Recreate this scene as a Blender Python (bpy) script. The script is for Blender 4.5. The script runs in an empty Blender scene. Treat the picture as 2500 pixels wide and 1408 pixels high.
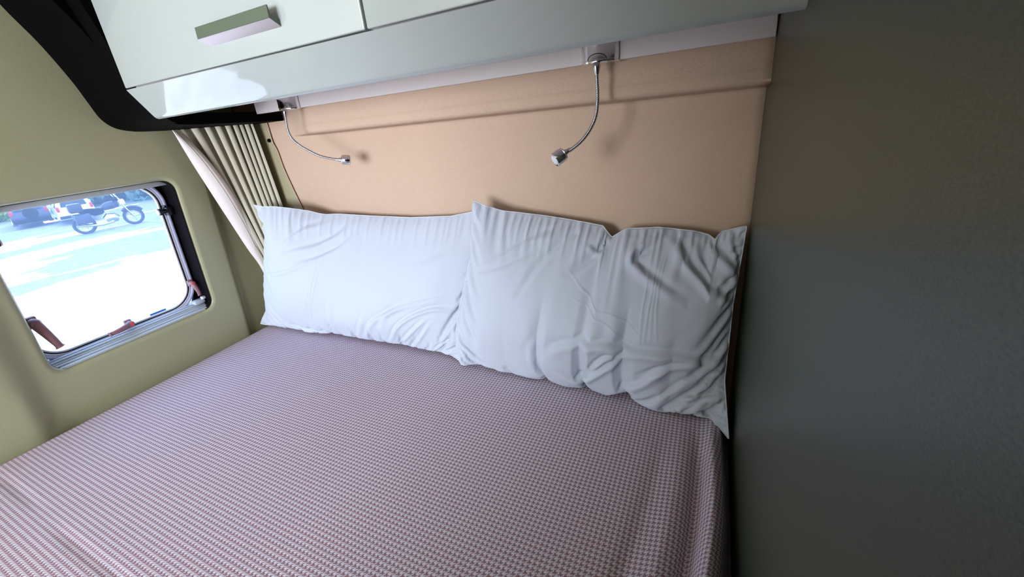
import bpy, bmesh, math, random
import numpy as np
from mathutils import Vector, Matrix

random.seed(4)
C = bpy.context.scene.collection
rad = math.radians

# ---------------------------------------------------------------- camera
cam_d = bpy.data.cameras.new('camera')
cam = bpy.data.objects.new('camera', cam_d)
C.objects.link(cam)
cam.location = (1.3324, -0.8313, 0.5735)
cam.rotation_euler = (rad(68.793), rad(5.701), rad(25.468))
cam_d.sensor_width = 36
cam_d.lens = 1007.2 / 2500 * 36
cam_d.shift_x = 16.54 / 2500
cam_d.shift_y = -35.06 / 2500
cam_d.clip_start = 0.005
cam_d.clip_end = 300
bpy.context.scene.camera = cam

# ---------------------------------------------------------------- light
sc = bpy.context.scene
sc.view_settings.view_transform = 'Standard'
sc.view_settings.look = 'None'
sc.view_settings.gamma = 1
sc.view_settings.use_curve_mapping = False
sc.view_settings.exposure = 0.55

world = bpy.data.worlds.new('world')
sc.world = world
world.use_nodes = True
bg = world.node_tree.nodes['Background']
bg.inputs[0].default_value = (0.44, 0.62, 1.0, 1)
bg.inputs[1].default_value = 4.2

sun_d = bpy.data.lights.new('sun', 'SUN')
sun_d.energy = 22.0
sun_d.angle = rad(0.6)
sun_d.color = (1.0, 0.95, 0.88)
sun = bpy.data.objects.new('sun', sun_d)
C.objects.link(sun)
sun.rotation_euler = Vector((0.06, 0.95, 0.80)).to_track_quat('Z', 'Y').to_euler()

def area(name, loc, to, sx, sy, e, col):
    d = bpy.data.lights.new(name, 'AREA')
    d.shape = 'RECTANGLE'; d.size = sx; d.size_y = sy
    d.energy = e; d.color = col
    o = bpy.data.objects.new(name, d)
    C.objects.link(o)
    o.location = loc
    o.rotation_euler = (Vector(loc) - Vector(to)).to_track_quat('Z', 'Y').to_euler()
    return o
# daylight through the big side window behind the camera
area('daylight_side_window', (0.62, -2.60, 0.54), (0.68, 0.0, 0.12), 1.20, 0.72, 46, (0.88, 0.925, 1.0))
# ---------------------------------------------------------------- materials
def s2l(c):
    return tuple(((x / 255) / 12.92 if x <= 10 else (((x / 255) + .055) / 1.055) ** 2.4) for x in c)
def mat(name, col, rough=.5, metal=0.0, spec=.5, coat=0.0, bump=None, srgb=True, sheen=0):
    m = bpy.data.materials.new(name); m.use_nodes = True
    nt = m.node_tree; b = nt.nodes['Principled BSDF']
    c = s2l(col) if srgb else col
    b.inputs['Base Color'].default_value = (*c, 1)
    b.inputs['Roughness'].default_value = rough
    b.inputs['Metallic'].default_value = metal
    b.inputs['Specular IOR Level'].default_value = spec
    b.inputs['Coat Weight'].default_value = coat
    b.inputs['Coat Roughness'].default_value = 0.03
    if sheen: b.inputs['Sheen Weight'].default_value = sheen
    if bump:
        sc_, st, dist = bump
        tc = nt.nodes.new('ShaderNodeTexCoord'); n = nt.nodes.new('ShaderNodeTexNoise')
        n.inputs['Scale'].default_value = sc_; n.inputs['Detail'].default_value = 4
        bp = nt.nodes.new('ShaderNodeBump'); bp.inputs['Strength'].default_value = st
        bp.inputs['Distance'].default_value = dist
        nt.links.new(tc.outputs['Object'], n.inputs['Vector'])
        nt.links.new(n.outputs['Fac'], bp.inputs['Height'])
        nt.links.new(bp.outputs['Normal'], b.inputs['Normal'])
    return m
def mix_noise(m, colA, colB, scale, detail=4, lo=.35, hi=.65, stretch=None):
    """wear / weave mottling between two real surface colours"""
    nt = m.node_tree; b = nt.nodes['Principled BSDF']
    tc = nt.nodes.new('ShaderNodeTexCoord'); mp = nt.nodes.new('ShaderNodeMapping')
    if stretch: mp.inputs['Scale'].default_value = stretch
    n = nt.nodes.new('ShaderNodeTexNoise'); n.inputs['Scale'].default_value = scale; n.inputs['Detail'].default_value = detail
    r = nt.nodes.new('ShaderNodeValToRGB')
    r.color_ramp.elements[0].position = lo; r.color_ramp.elements[0].color = (*s2l(colA), 1)
    r.color_ramp.elements[1].position = hi; r.color_ramp.elements[1].color = (*s2l(colB), 1)
    nt.links.new(tc.outputs['Object'], mp.inputs['Vector']); nt.links.new(mp.outputs[0], n.inputs['Vector'])
    nt.links.new(n.outputs['Fac'], r.inputs['Fac']); nt.links.new(r.outputs['Color'], b.inputs['Base Color'])
    return m

M = {}
M['wall'] = mat('cream_wall_plastic', (172, 170, 134), .36, coat=.15, bump=(420, .12, .001))
M['back'] = mat('tan_wall_fabric', (196, 168, 146), .75, bump=(700, .35, .0015), spec=.25)
mix_noise(M['back'], (190, 162, 138), (204, 176, 154), 700, 5)
M['pillar'] = mat('beige_pillar', (160, 150, 118), .6, bump=(300, .2, .001))
M['panel'] = mat('grey_green_laminate', (60, 64, 54), .34, bump=(900, .10, .0004))
mix_noise(M['panel'], (42, 52, 38), (66, 76, 58), 420, 4, .3, .72, (1, 1, 2.5))
M['white'] = mat('white_gloss', (174, 181, 178), .05, coat=.5)
M['white_in'] = mat('white_matt', (212, 204, 202), .5)
M['black'] = mat('black_trim', (4, 4, 4), .7, spec=.04)
M['rubber'] = mat('black_rubber', (14, 10, 14), .85, spec=.08)
M['chrome'] = mat('chrome', (235, 236, 238), .09, 1.0)
M['chrome_dull'] = mat('satin_chrome', (190, 190, 192), .22, 1.0)
M['alu_light'] = mat('brushed_aluminium', (206, 194, 194), .36, .7)
M['handle_dark'] = mat('shaded_handle_metal', (104, 116, 98), .45, .4)
M['grey_rail'] = mat('grey_plastic', (186, 192, 196), .4)
M['lav'] = mat('pale_grey_plastic', (190, 190, 214), .3)
M['whitep'] = mat('white_plastic', (232, 232, 240), .3)
M['latch_black'] = mat('black_latch', (14, 14, 22), .35)
M['latch_brown'] = mat('brown_latch', (146, 104, 106), .4)
M['latch_red'] = mat('red_button', (214, 84, 84), .35)
M['sticker'] = mat('blue_label', (96, 160, 210), .5)
M['curtain'] = mat('curtain_cloth', (196, 190, 170), .85, bump=(500, .2, .001), spec=.15)
M['lining'] = mat('curtain_lining', (224, 214, 208), .85, bump=(500, .2, .001), spec=.15)
M['pillow'] = mat('white_cotton', (190, 195, 206), .8, bump=(900, .06, .0006), spec=.2, sheen=.15)
M['seam'] = mat('white_seam', (204, 208, 216), .8)
M['mattress'] = mat('mattress_side', (96, 70, 66), .9)
M['ceiling'] = mat('ceiling_lining', (205, 198, 180), .8)
M['floor'] = mat('floor_vinyl', (96, 84, 72), .6)

def houndstooth():
    m = mat('houndstooth_fabric', (180, 160, 170), .85, spec=.2)
    nt = m.node_tree; b = nt.nodes['Principled BSDF']
    def N(t, **k):
        n = nt.nodes.new(t)
        for a, v in k.items(): setattr(n, a, v)
        return n
    def mth(op, a, bb=None, cc=None):
        n = N('ShaderNodeMath', operation=op)
        for i, x in enumerate((a, bb, cc)):
            if x is None: continue
            if isinstance(x, (int, float)): n.inputs[i].default_value = x
            else: nt.links.new(x, n.inputs[i])
        return n.outputs[0]
    uv = N('ShaderNodeTexCoord'); sp = N('ShaderNodeSeparateXYZ'); nt.links.new(uv.outputs['UV'], sp.inputs[0])
    P = 0.0074
    i = mth('FLOOR', mth('MULTIPLY', sp.outputs[0], 8 / P)); j = mth('FLOOR', mth('MULTIPLY', sp.outputs[1], 8 / P))
    tw = mth('LESS_THAN', mth('FLOORED_MODULO', mth('SUBTRACT', i, j), 4.0), 2.0)
    wc = mth('LESS_THAN', mth('FLOORED_MODULO', i, 8.0), 4.0)
    fc = mth('LESS_THAN', mth('FLOORED_MODULO', j, 8.0), 4.0)
    v = mth('ADD', mth('MULTIPLY', tw, wc), mth('MULTIPLY', mth('SUBTRACT', 1.0, tw), fc))
    nz = N('ShaderNodeTexNoise'); nz.inputs['Scale'].default_value = 900; nt.links.new(uv.outputs['UV'], nz.inputs['Vector'])
    v2 = mth('ADD', v, mth('MULTIPLY', mth('SUBTRACT', nz.outputs['Fac'], .5), .5))
    mx = N('ShaderNodeMix', data_type='RGBA')
    mx.inputs[6].default_value = (*s2l((220, 213, 226)), 1); mx.inputs[7].default_value = (*s2l((150, 118, 128)), 1)
    nt.links.new(v2, mx.inputs[0]); nt.links.new(mx.outputs[2], b.inputs['Base Color'])
    # weave relief
    w = mth('MULTIPLY', mth('SINE', mth('MULTIPLY', sp.outputs[0], 2 * math.pi / P)), mth('SINE', mth('MULTIPLY', sp.outputs[1], 2 * math.pi / P)))
    bp = N('ShaderNodeBump'); bp.inputs['Strength'].default_value = .3; bp.inputs['Distance'].default_value = .0008
    nt.links.new(w, bp.inputs['Height']); nt.links.new(bp.outputs['Normal'], b.inputs['Normal'])
    return m
M['sheet'] = houndstooth()

def pane_mat():
    m = bpy.data.materials.new('acrylic_pane'); m.use_nodes = True
    nt = m.node_tree; nt.nodes.clear()
    out = nt.nodes.new('ShaderNodeOutputMaterial')
    tr = nt.nodes.new('ShaderNodeBsdfTransparent'); tr.inputs[0].default_value = (.90, .95, 1, 1)
    tl = nt.nodes.new('ShaderNodeBsdfTranslucent'); tl.inputs[0].default_value = (.42, .62, 1, 1)  # blue veil in the pane stands in for haze from glare and reflection
    gl = nt.nodes.new('ShaderNodeBsdfGlossy'); gl.inputs['Roughness'].default_value = .03
    fr = nt.nodes.new('ShaderNodeFresnel'); fr.inputs[0].default_value = 1.35
    a = nt.nodes.new('ShaderNodeMixShader'); a.inputs[0].default_value = .20
    bb = nt.nodes.new('ShaderNodeMixShader')
    mu = nt.nodes.new('ShaderNodeMath'); mu.operation = 'MULTIPLY'; mu.inputs[1].default_value = .5
    nt.links.new(fr.outputs[0], mu.inputs[0])
    nt.links.new(tr.outputs[0], a.inputs[1]); nt.links.new(tl.outputs[0], a.inputs[2])
    nt.links.new(mu.outputs[0], bb.inputs[0]); nt.links.new(a.outputs[0], bb.inputs[1]); nt.links.new(gl.outputs[0], bb.inputs[2])
    nt.links.new(bb.outputs[0], out.inputs[0])
    return m
M['pane'] = pane_mat()
# outdoors
M['ground'] = mix_noise(mat('gravelly_asphalt', (140, 138, 130), .95), (126, 125, 122), (152, 149, 140), 3, 8)
M['leaf_green'] = mat('sunlit_leaves', (150, 176, 70), .7)
M['leaf_dark'] = mat('blue_green_leaves', (84, 120, 104), .7)
M['bark'] = mat('bark', (92, 76, 60), .9)
M['car_white'] = mat('white_car_paint', (226, 230, 232), .25, coat=.5)
M['car_dark'] = mat('dark_car_paint', (44, 48, 62), .25, coat=.5)
M['car_glass'] = mat('dark_glass', (24, 30, 40), .08)
M['tyre'] = mat('tyre', (24, 24, 28), .8)
M['tail'] = mat('tail_lamp', (190, 40, 44), .3)
M['bike'] = mat('bike_paint', (34, 36, 50), .35)

# ---------------------------------------------------------------- helpers
def tag(o, label=None, cat=None, group=None, kind=None):
    if label: o['label'] = label
    if cat: o['category'] = cat
    if group: o['group'] = group
    if kind: o['kind'] = kind
    return o
def link(name, me, m, parent=None, smooth=False):
    o = bpy.data.objects.new(name, me); C.objects.link(o)
    if m is not None: me.materials.append(m)
    if parent is not None:
        o.parent = parent
        o.matrix_parent_inverse = Matrix.Translation(-Vector(parent.location))
    if smooth:
        for p in me.polygons: p.use_smooth = True
    return o
def empty(name, loc):
    o = bpy.data.objects.new(name, None); C.objects.link(o); o.location = loc
    o.empty_display_size = .05
    return o
def obj_bm(name, bm, m, parent=None, smooth=False, sharp=None):
    bmesh.ops.recalc_face_normals(bm, faces=bm.faces[:])
    me = bpy.data.meshes.new(name); bm.to_mesh(me); bm.free()
    o = link(name, me, m, parent, smooth)
    if smooth and sharp: me.set_sharp_from_angle(angle=rad(sharp))
    return o
def bx(bm, x0, x1, y0, y1, z0, z1, bev=0.0, seg=2):
    r = bmesh.ops.create_cube(bm, size=1)
    vs = r['verts']
    bmesh.ops.scale(bm, vec=(x1 - x0, y1 - y0, z1 - z0), verts=vs)
    bmesh.ops.translate(bm, vec=((x0 + x1) / 2, (y0 + y1) / 2, (z0 + z1) / 2), verts=vs)
    if bev:
        es = list({e for v in vs for e in v.link_edges})
        bmesh.ops.bevel(bm, geom=es, offset=bev, segments=seg, affect='EDGES', profile=.5)
def grid_mesh(name, G, closed_u=False):
    """G: rows x cols x 3"""
    n, m_ = G.shape[:2]
    vs = G.reshape(-1, 3).tolist(); fs = []
    for r in range(n - 1):
        for c in range(m_ - (0 if closed_u else 1)):
            c2 = (c + 1) % m_
            fs.append((r * m_ + c, r * m_ + c2, (r + 1) * m_ + c2, (r + 1) * m_ + c))
    me = bpy.data.meshes.new(name); me.from_pydata(vs, [], fs); me.update()
    return me
def prism(bm, prof, x0, x1):
    """profile of (y,z) points extruded along x"""
    a = [bm.verts.new((x0, y, z)) for y, z in prof]; b = [bm.verts.new((x1, y, z)) for y, z in prof]
    bm.faces.new(a); bm.faces.new(b[::-1])
    n = len(prof)
    for i in range(n): bm.faces.new((a[i], b[i], b[(i + 1) % n], a[(i + 1) % n]))
def catmull(pts, n):
    P = [Vector(p) for p in pts]; P = [P[0] * 2 - P[1]] + P + [P[-1] * 2 - P[-2]]
    out = []; k = len(P) - 3
    for i in range(n + 1):
        t = i / n * k; s = min(int(t), k - 1); f = t - s
        a, b, c, d = P[s:s + 4]
        out.append(.5 * ((2 * b) + (c - a) * f + (2 * a - 5 * b + 4 * c - d) * f * f + (3 * b - a - 3 * c + d) * f ** 3))
    return out
def tube(bm, pts, radii, n=14, cap=True):
    pts = [Vector(p) for p in pts]
    if isinstance(radii, (int, float)): radii = [radii] * len(pts)
    up = None; rings = []
    for i, p in enumerate(pts):
        t = (pts[min(i + 1, len(pts) - 1)] - pts[max(i - 1, 0)]).normalized()
        if up is None:
            up = t.orthogonal().normalized()
        up = (up - t * up.dot(t)).normalized(); s = t.cross(up)
        rings.append([bm.verts.new(p + (up * math.cos(a) + s * math.sin(a)) * radii[i]) for a in [2 * math.pi * k / n for k in range(n)]])
    for r0, r1 in zip(rings, rings[1:]):
        for k in range(n): bm.faces.new((r0[k], r0[(k + 1) % n], r1[(k + 1) % n], r1[k]))
    if cap: bm.faces.new(rings[0][::-1]); bm.faces.new(rings[-1])
def rrect(y0, y1, z0, z1, r, n=10):
    """rounded rectangle loop in (y,z), 4*(n+1)+extras points, counter-clockwise"""
    pts = []
    for cy, cz, a0 in ((y1 - r, z1 - r, 0), (y0 + r, z1 - r, 90), (y0 + r, z0 + r, 180), (y1 - r, z0 + r, 270)):
        for k in range(n + 1):
            a = rad(a0 + 90 * k / n); pts.append((cy + r * math.cos(a), cz + r * math.sin(a)))
    # subdivide the straight runs
    out = []
    for i, p in enumerate(pts):
        q = pts[(i + 1) % len(pts)]; out.append(p)
        d = math.dist(p, q)
        if d > .04:
            k = 12
            for s in range(1, k): out.append((p[0] + (q[0] - p[0]) * s / k, p[1] + (q[1] - p[1]) * s / k))
    return out

# ---------------------------------------------------------------- room shell
LEAN = 0.101                      # the rear wall of the van leans with height
W = 1.40
def smooth01(t):
    t = np.clip(t, 0, 1); return t * t * (3 - 2 * t)
def wall_x(y, z):
    """surface of the moulded rear wall with its raised window surround"""
    y = np.asarray(y, float); z = np.asarray(z, float)
    x = LEAN * z
    x = x + .22 * np.clip(z - .62, 0, 9) ** 2
    plate = smooth01((-.118 - y) / .022)
    x = x - .012 + .012 * plate
    # fine groove where the surround meets the corner trim
    x = x - .006 * np.exp(-((y + .128) / .0035) ** 2) * smooth01((.45 - z) / .25)
    # soft hollow on the near side of the surround
    x = x + .016 * smooth01((-.600 - y) / .045) * smooth01((.62 - z) / .3)
    return x
OY0, OY1, OZ0, OZ1, OR = -.573, -.2145, .121, .5015, .030
hole = rrect(OY0, OY1, OZ0, OZ1, OR)
nh = len(hole)
BY0, BY1, BZ0, BZ1 = -2.64, .03, -.55, 1.22
cy_, cz_ = (OY0 + OY1) / 2, (OZ0 + OZ1) / 2
loops = []
# inward jamb first, then the rounded lip, then the wall
def hole_off(d):
    r = OR + d
    out = []
    for (y, z), (hy, hz) in zip(rrect(OY0 - d, OY1 + d, OZ0 - d, OZ1 + d, OR + d), hole): out.append((y, z))
    return out
base = lambda y, z: float(wall_x(y, z))
loops.append([(LEAN * z - .085, y, z) for y, z in hole])
loops.append([(LEAN * z - .010, y, z) for y, z in hole])
for a in (0, 22, 45, 67, 90):
    d = .012 * (1 - math.cos(rad(a))); h = .012 * math.sin(rad(a))
    loops.append([(base(y, z) - .012 + h, y, z) for y, z in hole_off(d)])
K = 70
lip = hole_off(.012)
for k in range(1, K + 1):
    t = (k / K) ** 1.5
    row = []
    for y, z in lip:
        dy, dz = y - cy_, z - cz_
        sy = ((BY1 - cy_) / dy if dy > 0 else (BY0 - cy_) / dy) if abs(dy) > 1e-6 else 1e9
        sz = ((BZ1 - cz_) / dz if dz > 0 else (BZ0 - cz_) / dz) if abs(dz) > 1e-6 else 1e9
        s = min(sy, sz); by, bz = cy_ + dy * s, cz_ + dz * s
        # the right side only runs a short way, so spread it evenly
        yy, zz = y + (by - y) * t, z + (bz - z) * t
        row.append((base(yy, zz), yy, zz))
    loops.append(row)
G = np.array(loops)
me = grid_mesh('wall_left', G, True)
wl = link('wall_left', me, M['wall'], smooth=True); tag(wl, kind='structure')
# outer skin of the van so that no light leaks round the shell
bm = bmesh.new()
for (y0, y1, z0, z1) in ((-2.64, OY0 - .03, -.55, 1.3), (OY1 + .03, .12, -.55, 1.3), (OY0 - .03, OY1 + .03, -.55, OZ0 - .03), (OY0 - .03, OY1 + .03, OZ1 + .03, 1.3)):
    bx(bm, -.115, -.095, y0, y1, z0, z1)
o = obj_bm('trim_1', bm, M['rubber']); bx_ = bmesh.new(); bx(bx_, -.115, W + .05, .062, .08, -.6, 1.3); o2 = obj_bm('wall_outer', bx_, M['rubber']); tag(o2, kind='structure')
tag(o, kind='structure')

# tan side wall: upper band stands proud, rounded step below it
prof = [(0.0, -.55), (0.0, -.1), (0.0, .20), (0, .38), (0, .47), (0, .515), (0.0, .540), (0, .556), (-.0006, .5635), (-.003, .5695), (-.008, .5725), (-.028, .5742), (-.046, .5752), (-.055, .5765), (-.0605, .5805), (-.0625, .5865), (-.0622, .594), (-.0595, .603), (-.0575, .617), (-.058, .65), (-.060, .69), (-.062, .75), (-.062, .86), (-.062, 1.0), (-.062, 1.16)]
pts = catmull([(0, y, z) for y, z in prof], 160)
G = []
xs = np.concatenate([np.linspace(.05, .25, 6), np.linspace(.26, .46, 24), np.linspace(.5, W + .01, 40)])
for p in pts:
    row = []
    for x in xs:
        # band fades into the wall towards the corner behind the curtain
        f = smooth01((x - .27) / .17)
        row.append((x, p.y * f * 1.0, p.z))
    G.append(row)
me = grid_mesh('wall_back', np.array(G)); wb = link('wall_back', me, M['back'], smooth=True); tag(wb, kind='structure')
sm = wb.modifiers.new('s', 'SOLIDIFY'); sm.thickness = .02; sm.offset = -1
# stitched edge of the tan trim and the beige corner pillar beside it
edge = catmull([(.196, -.004, .64), (.197, -.004, .60), (.199, -.005, .565), (.207, -.004, .54), (.213, -.004, .49), (.228, -.004, .43), (.244, -.004, .376), (.262, -.004, .30), (.29, -.004, .16), (.31, -.004, .02)], 40)
G = []
for p in edge:
    row = [(p.x - .0005, -.0035, p.z)] + [(p.x + (.012 - p.x) * t, -.0035 - .004 * math.sin(math.pi * t), p.z) for t in (.05, .15, .3, .5, .7, .9, 1.0)]
    G.append(row)
me = grid_mesh('trim_2', np.array(G)); o = link('trim_2', me, M['pillar'], smooth=True); tag(o, kind='structure')
bm = bmesh.new(); tube(bm, [p + Vector((0, 0, 0)) for p in edge], .0016, 8); o = obj_bm('trim_3', bm, M['back'], smooth=True); tag(o, kind='structure')
# little press stud on the pillar
bm = bmesh.new(); tube(bm, [(.188, -.004, .570), (.188, -.0085, .570), (.188, -.0105, .570)], [.0052, .005, .0025], 16)
o = obj_bm('press_stud', bm, M['black'], smooth=True, sharp=40)
tag(o, 'small dark press stud on the beige corner pillar beside the curtain', 'stud')

# grey-green wardrobe wall on the right: a thick laminate panel ending past the camera
bm = bmesh.new(); bx(bm, W, W + .035, -1.02, .02, -.55, 1.16, .003)
o = obj_bm('wall_right', bm, M['panel'], smooth=True, sharp=40); tag(o, kind='structure')
bm = bmesh.new(); bx(bm, -.1, 3.0, -2.66, .06, 1.16, 1.20); o = obj_bm('ceiling', bm, M['ceiling']); tag(o, kind='structure')
bm = bmesh.new(); bx(bm, -.1, 3.0, -2.66, .06, -.60, -.55); o = obj_bm('floor', bm, M['floor']); tag(o, kind='structure')
# far side of the van with its big window, and the cab end
bm = bmesh.new()
WX0, WX1, WZ0, WZ1 = -.02, 1.26, .12, .92
bx(bm, -.1, WX0, -2.66, -2.62, -.55, 1.16); bx(bm, WX1, 3.0, -2.66, -2.62, -.55, 1.16)
bx(bm, WX0, WX1, -2.66, -2.62, -.55, WZ0); bx(bm, WX0, WX1, -2.66, -2.62, WZ1, 1.16)
o = obj_bm('wall_front', bm, M['wall']); tag(o, kind='structure')
bm = bmesh.new(); bx(bm, 2.9, 2.95, -2.66, .06, -.55, 1.16); o = obj_bm('wall_cab', bm, M['panel']); tag(o, kind='structure')

bm = bmesh.new(); bx(bm, .92, W, -1.10, -1.04, .02, .86, .004); o = obj_bm('shade_blocker', bm, M['panel'], smooth=True, sharp=40); tag(o, kind='structure')  # unseen board added behind the camera to keep light off the wardrobe panel

# ---------------------------------------------------------------- window in the left wall
win = empty('window_1', (-.04, -.40, .12)); tag(win, kind='structure')
def xat(z, off): return LEAN * z + off
def ring(name, o_rect, r, width, off, thick, m, parent, bev=True):
    y0, y1, z0, z1 = o_rect
    A = rrect(y0, y1, z0, z1, r); 
    w = width
    B = rrect(y0 + w, y1 - w, z0 + w, z1 - w, max(r - w, .002))
    rows = []
    def lerp(t): return [(a[0] + (b[0] - a[0]) * t, a[1] + (b[1] - a[1]) * t) for a, b in zip(A, B)]
    prof = [(0, -thick), (0, 0), (.0, thick * .6), (.12, thick * .9), (.3, thick), (.7, thick), (.88, thick * .9), (1, thick * .6), (1, 0), (1, -thick)] if bev else [(0, -thick), (0, thick), (1, thick), (1, -thick)]
    for t, h in prof:
        rows.append([(xat(z, off + h), y, z) for y, z in lerp(t)])
    me = grid_mesh(name, np.array(rows), True)
    return link(name, me, m, parent, smooth=True)
IN = (-.592, -.2165, .130, .512)
ring('rubber_seal', (-.600, -.2135, .118, .520), .035, .016, -.070, .006, M['rubber'], win)
ring('window_frame', (-.592, -.2215, .129, .513), .074, .0075, -.058, .006, M['lav'], win)
ring('frame_inset', (-.5845, -.229, .1365, .5055), .0665, .006, -.060, .003, M['whitep'], win)
ring('inner_seal', (-.5785, -.235, .1425, .4995), .0605, .0014, -.060, .0034, M['rubber'], win, False)
ring('frame_lip', (-.577, -.2364, .144, .498), .059, .0045, -.061, .003, M['whitep'], win)
g = rrect(-.5725, -.2409, .1485, .4935, .0545)
bm = bmesh.new()
a = [bm.verts.new((xat(z, -.066), y, z)) for y, z in g]; bm.faces.new(a)
obj_bm('pane', bm, M['pane'], win)
# black corner filler behind the rounded frame
# grooved blind rail along the sill
bm = bmesh.new()
for k, (z0, z1, x0, x1) in enumerate(((.1215, .127, -.060, .004), (.127, .131, -.058, -.006), (.131, .134, -.057, -.014), (.134, .1385, -.057, -.020), (.1385, .141, -.056, -.028))):
    bx(bm, x0 + .0, x1, OY0 + .001, OY1 - .001, z0, z1, .0009, 1)
obj_bm('blind_rail', bm, M['grey_rail'], win, smooth=True, sharp=35)
bm = bmesh.new()
bx(bm, .000, .030, OY0 + .001, OY1 - .001, .488, .5005, .002)
bx(bm, -.030, -.004, OY0 + .001, OY1 - .001, .491, .5005, .002)
obj_bm('blind_cassette', bm, M['grey_rail'], win, smooth=True, sharp=35)
# black shadow gap / guide on the right jamb, with the magnet catch on the rail end
bm = bmesh.new()
sel = [(y, z) for y, z in rrect(OY0 + .0008, OY1 - .0008, OZ0 + .0008, OZ1 - .0008, OR - .0008) if y > OY1 - .022]
sel.sort(key=lambda p: p[1])
lo = [bm.verts.new((xat(z, -.068), y, z)) for y, z in sel]; hi = [bm.verts.new((xat(z, -.004), y, z)) for y, z in sel]
lo2 = [bm.verts.new((xat(z, -.068), y - .0012, z)) for y, z in sel]; hi2 = [bm.verts.new((xat(z, -.004), y - .0012, z)) for y, z in sel]
for i in range(len(sel) - 1):
    bm.faces.new((lo[i], hi[i], hi[i + 1], lo[i + 1])); bm.faces.new((lo2[i], lo2[i + 1], hi2[i + 1], hi2[i])); bm.faces.new((hi[i], hi2[i], hi2[i + 1], hi[i + 1])); bm.faces.new((lo[i], lo[i + 1], lo2[i + 1], lo2[i]))
obj_bm('side_guide', bm, M['rubber'], win)
bm = bmesh.new()
bx(bm, -.034, -.006, -.250, -.222, .1395, .150, .003)
cyl = []
obj_bm('rail_end', bm, M['grey_rail'], win, smooth=True, sharp=35)
bm = bmesh.new(); bx(bm, -.020, -.008, -.2270, -.2165, .149, .157, .002); obj_bm('rail_clip', bm, M['whitep'], win)
# energy label at the foot of the pane
bm = bmesh.new(); bx(bm, -.0525, -.0515, -.345, -.305, .1425, .153); obj_bm('blue_label', bm, M['sticker'], win)

def latch(y, z, hy, hz, length, mb, mh, red, scale=1.0, tip_out=.014):
    """turning window catch: base block, round pivot, swept lever"""
    x = xat(z, -.056)
    t = empty('latch', (x, y, z)); t.parent = win; t.matrix_parent_inverse = Matrix.Translation(-Vector(win.location))
    def sub(nm, bm, m, **k):
        o = obj_bm(nm, bm, m, None, **k); o.parent = t; o.matrix_parent_inverse = (Matrix.Translation(Vector(win.location) * 0) @ Matrix.Translation(-Vector((x, y, z)))); return o
    s = scale
    bm = bmesh.new(); bx(bm, x, x + .012 * s, y - .008 * s, y + .008 * s, z - .011 * s, z + .011 * s, .003 * s)
    sub('latch_base', bm, mb, smooth=True, sharp=40)
    bm = bmesh.new(); tube(bm, [(x + .010 * s, y, z), (x + .024 * s, y, z), (x + .027 * s, y, z)], [.0085 * s, .0085 * s, .006 * s], 20)
    sub('pivot', bm, mb, smooth=True, sharp=40)
    d = Vector((0, hy, hz)).normalized()
    p0 = Vector((x + .020 * s, y, z))
    pts = catmull([p0, p0 + d * length * .3 + Vector((.006, 0, 0)), p0 + d * length * .65 + Vector((.008, 0, 0)), p0 + d * length * .92 + Vector((tip_out * .4, 0, 0)), p0 + d * length + Vector((tip_out * .4, 0, 0))], 16)
    n = len(pts)
    rr = [(.0085 * (1 - i / n) + .004 * (i / n) + (.0028 * math.exp(-((i / n - .9) / .12) ** 2))) * s for i in range(n)]
    rr[-1] *= .45; rr[0] *= .9
    bm = bmesh.new(); tube(bm, pts, rr, 14)
    sub('lever', bm, mh, smooth=True, sharp=50)
    if red:
        bm = bmesh.new(); tube(bm, [(x + .026 * s, y, z), (x + .0295 * s, y, z), (x + .0305 * s, y, z)], [.0058 * s, .0058 * s, .003 * s], 18)
        sub('release_button', bm, M['latch_red'], smooth=True, sharp=40)
    return t
latch(-.232, .203, .12, -1, .040, M['latch_brown'], M['latch_brown'], True, .85)
latch(-.402, .157, -1, -.10, .050, M['latch_brown'], M['latch_brown'], True, .95)
latch(-.560, .243, .25, -1, .072, M['latch_brown'], M['latch_brown'], False, 1.25)
def stay_arm(y, z, side):
    x = xat(z, -.056)
    t = empty('stay_knob', (x, y, z)); t.parent = win; t.matrix_parent_inverse = Matrix.Translation(-Vector(win.location))
    def sub(nm, bm, m, **k):
        o = obj_bm(nm, bm, m, None, **k); o.parent = t; o.matrix_parent_inverse = Matrix.Translation(-Vector((x, y, z))); return o
    bm = bmesh.new(); bx(bm, x, x + .022, y - .008, y + .008, z - .011, z + .011, .002); bx(bm, x + .002, x + .018, y - .010, y - .004, z + .012, z + .017, .001)
    sub('bracket', bm, M['latch_black'], smooth=True, sharp=40)
    bm = bmesh.new(); tube(bm, [(x + .012, y - .006 * side, z + .002), (x + .012, y - .018 * side, z + .002), (x + .012, y - .0185 * side, z + .002), (x + .012, y - .025 * side, z + .002)], [.006, .006, .009, .009], 20)
    sub('knob', bm, M['latch_black'], smooth=True, sharp=40)
    bm = bmesh.new(); tube(bm, [(x + .012, y - .0251 * side, z + .002), (x + .012, y - .028 * side, z + .002), (x + .012, y - .0285 * side, z + .002)], [.0078, .0078, .005], 20)
    sub('knob_cap', bm, M['whitep'], smooth=True, sharp=40)
stay_arm(-.226, .418, 1)
stay_arm(-.572, .427, -1)

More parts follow.
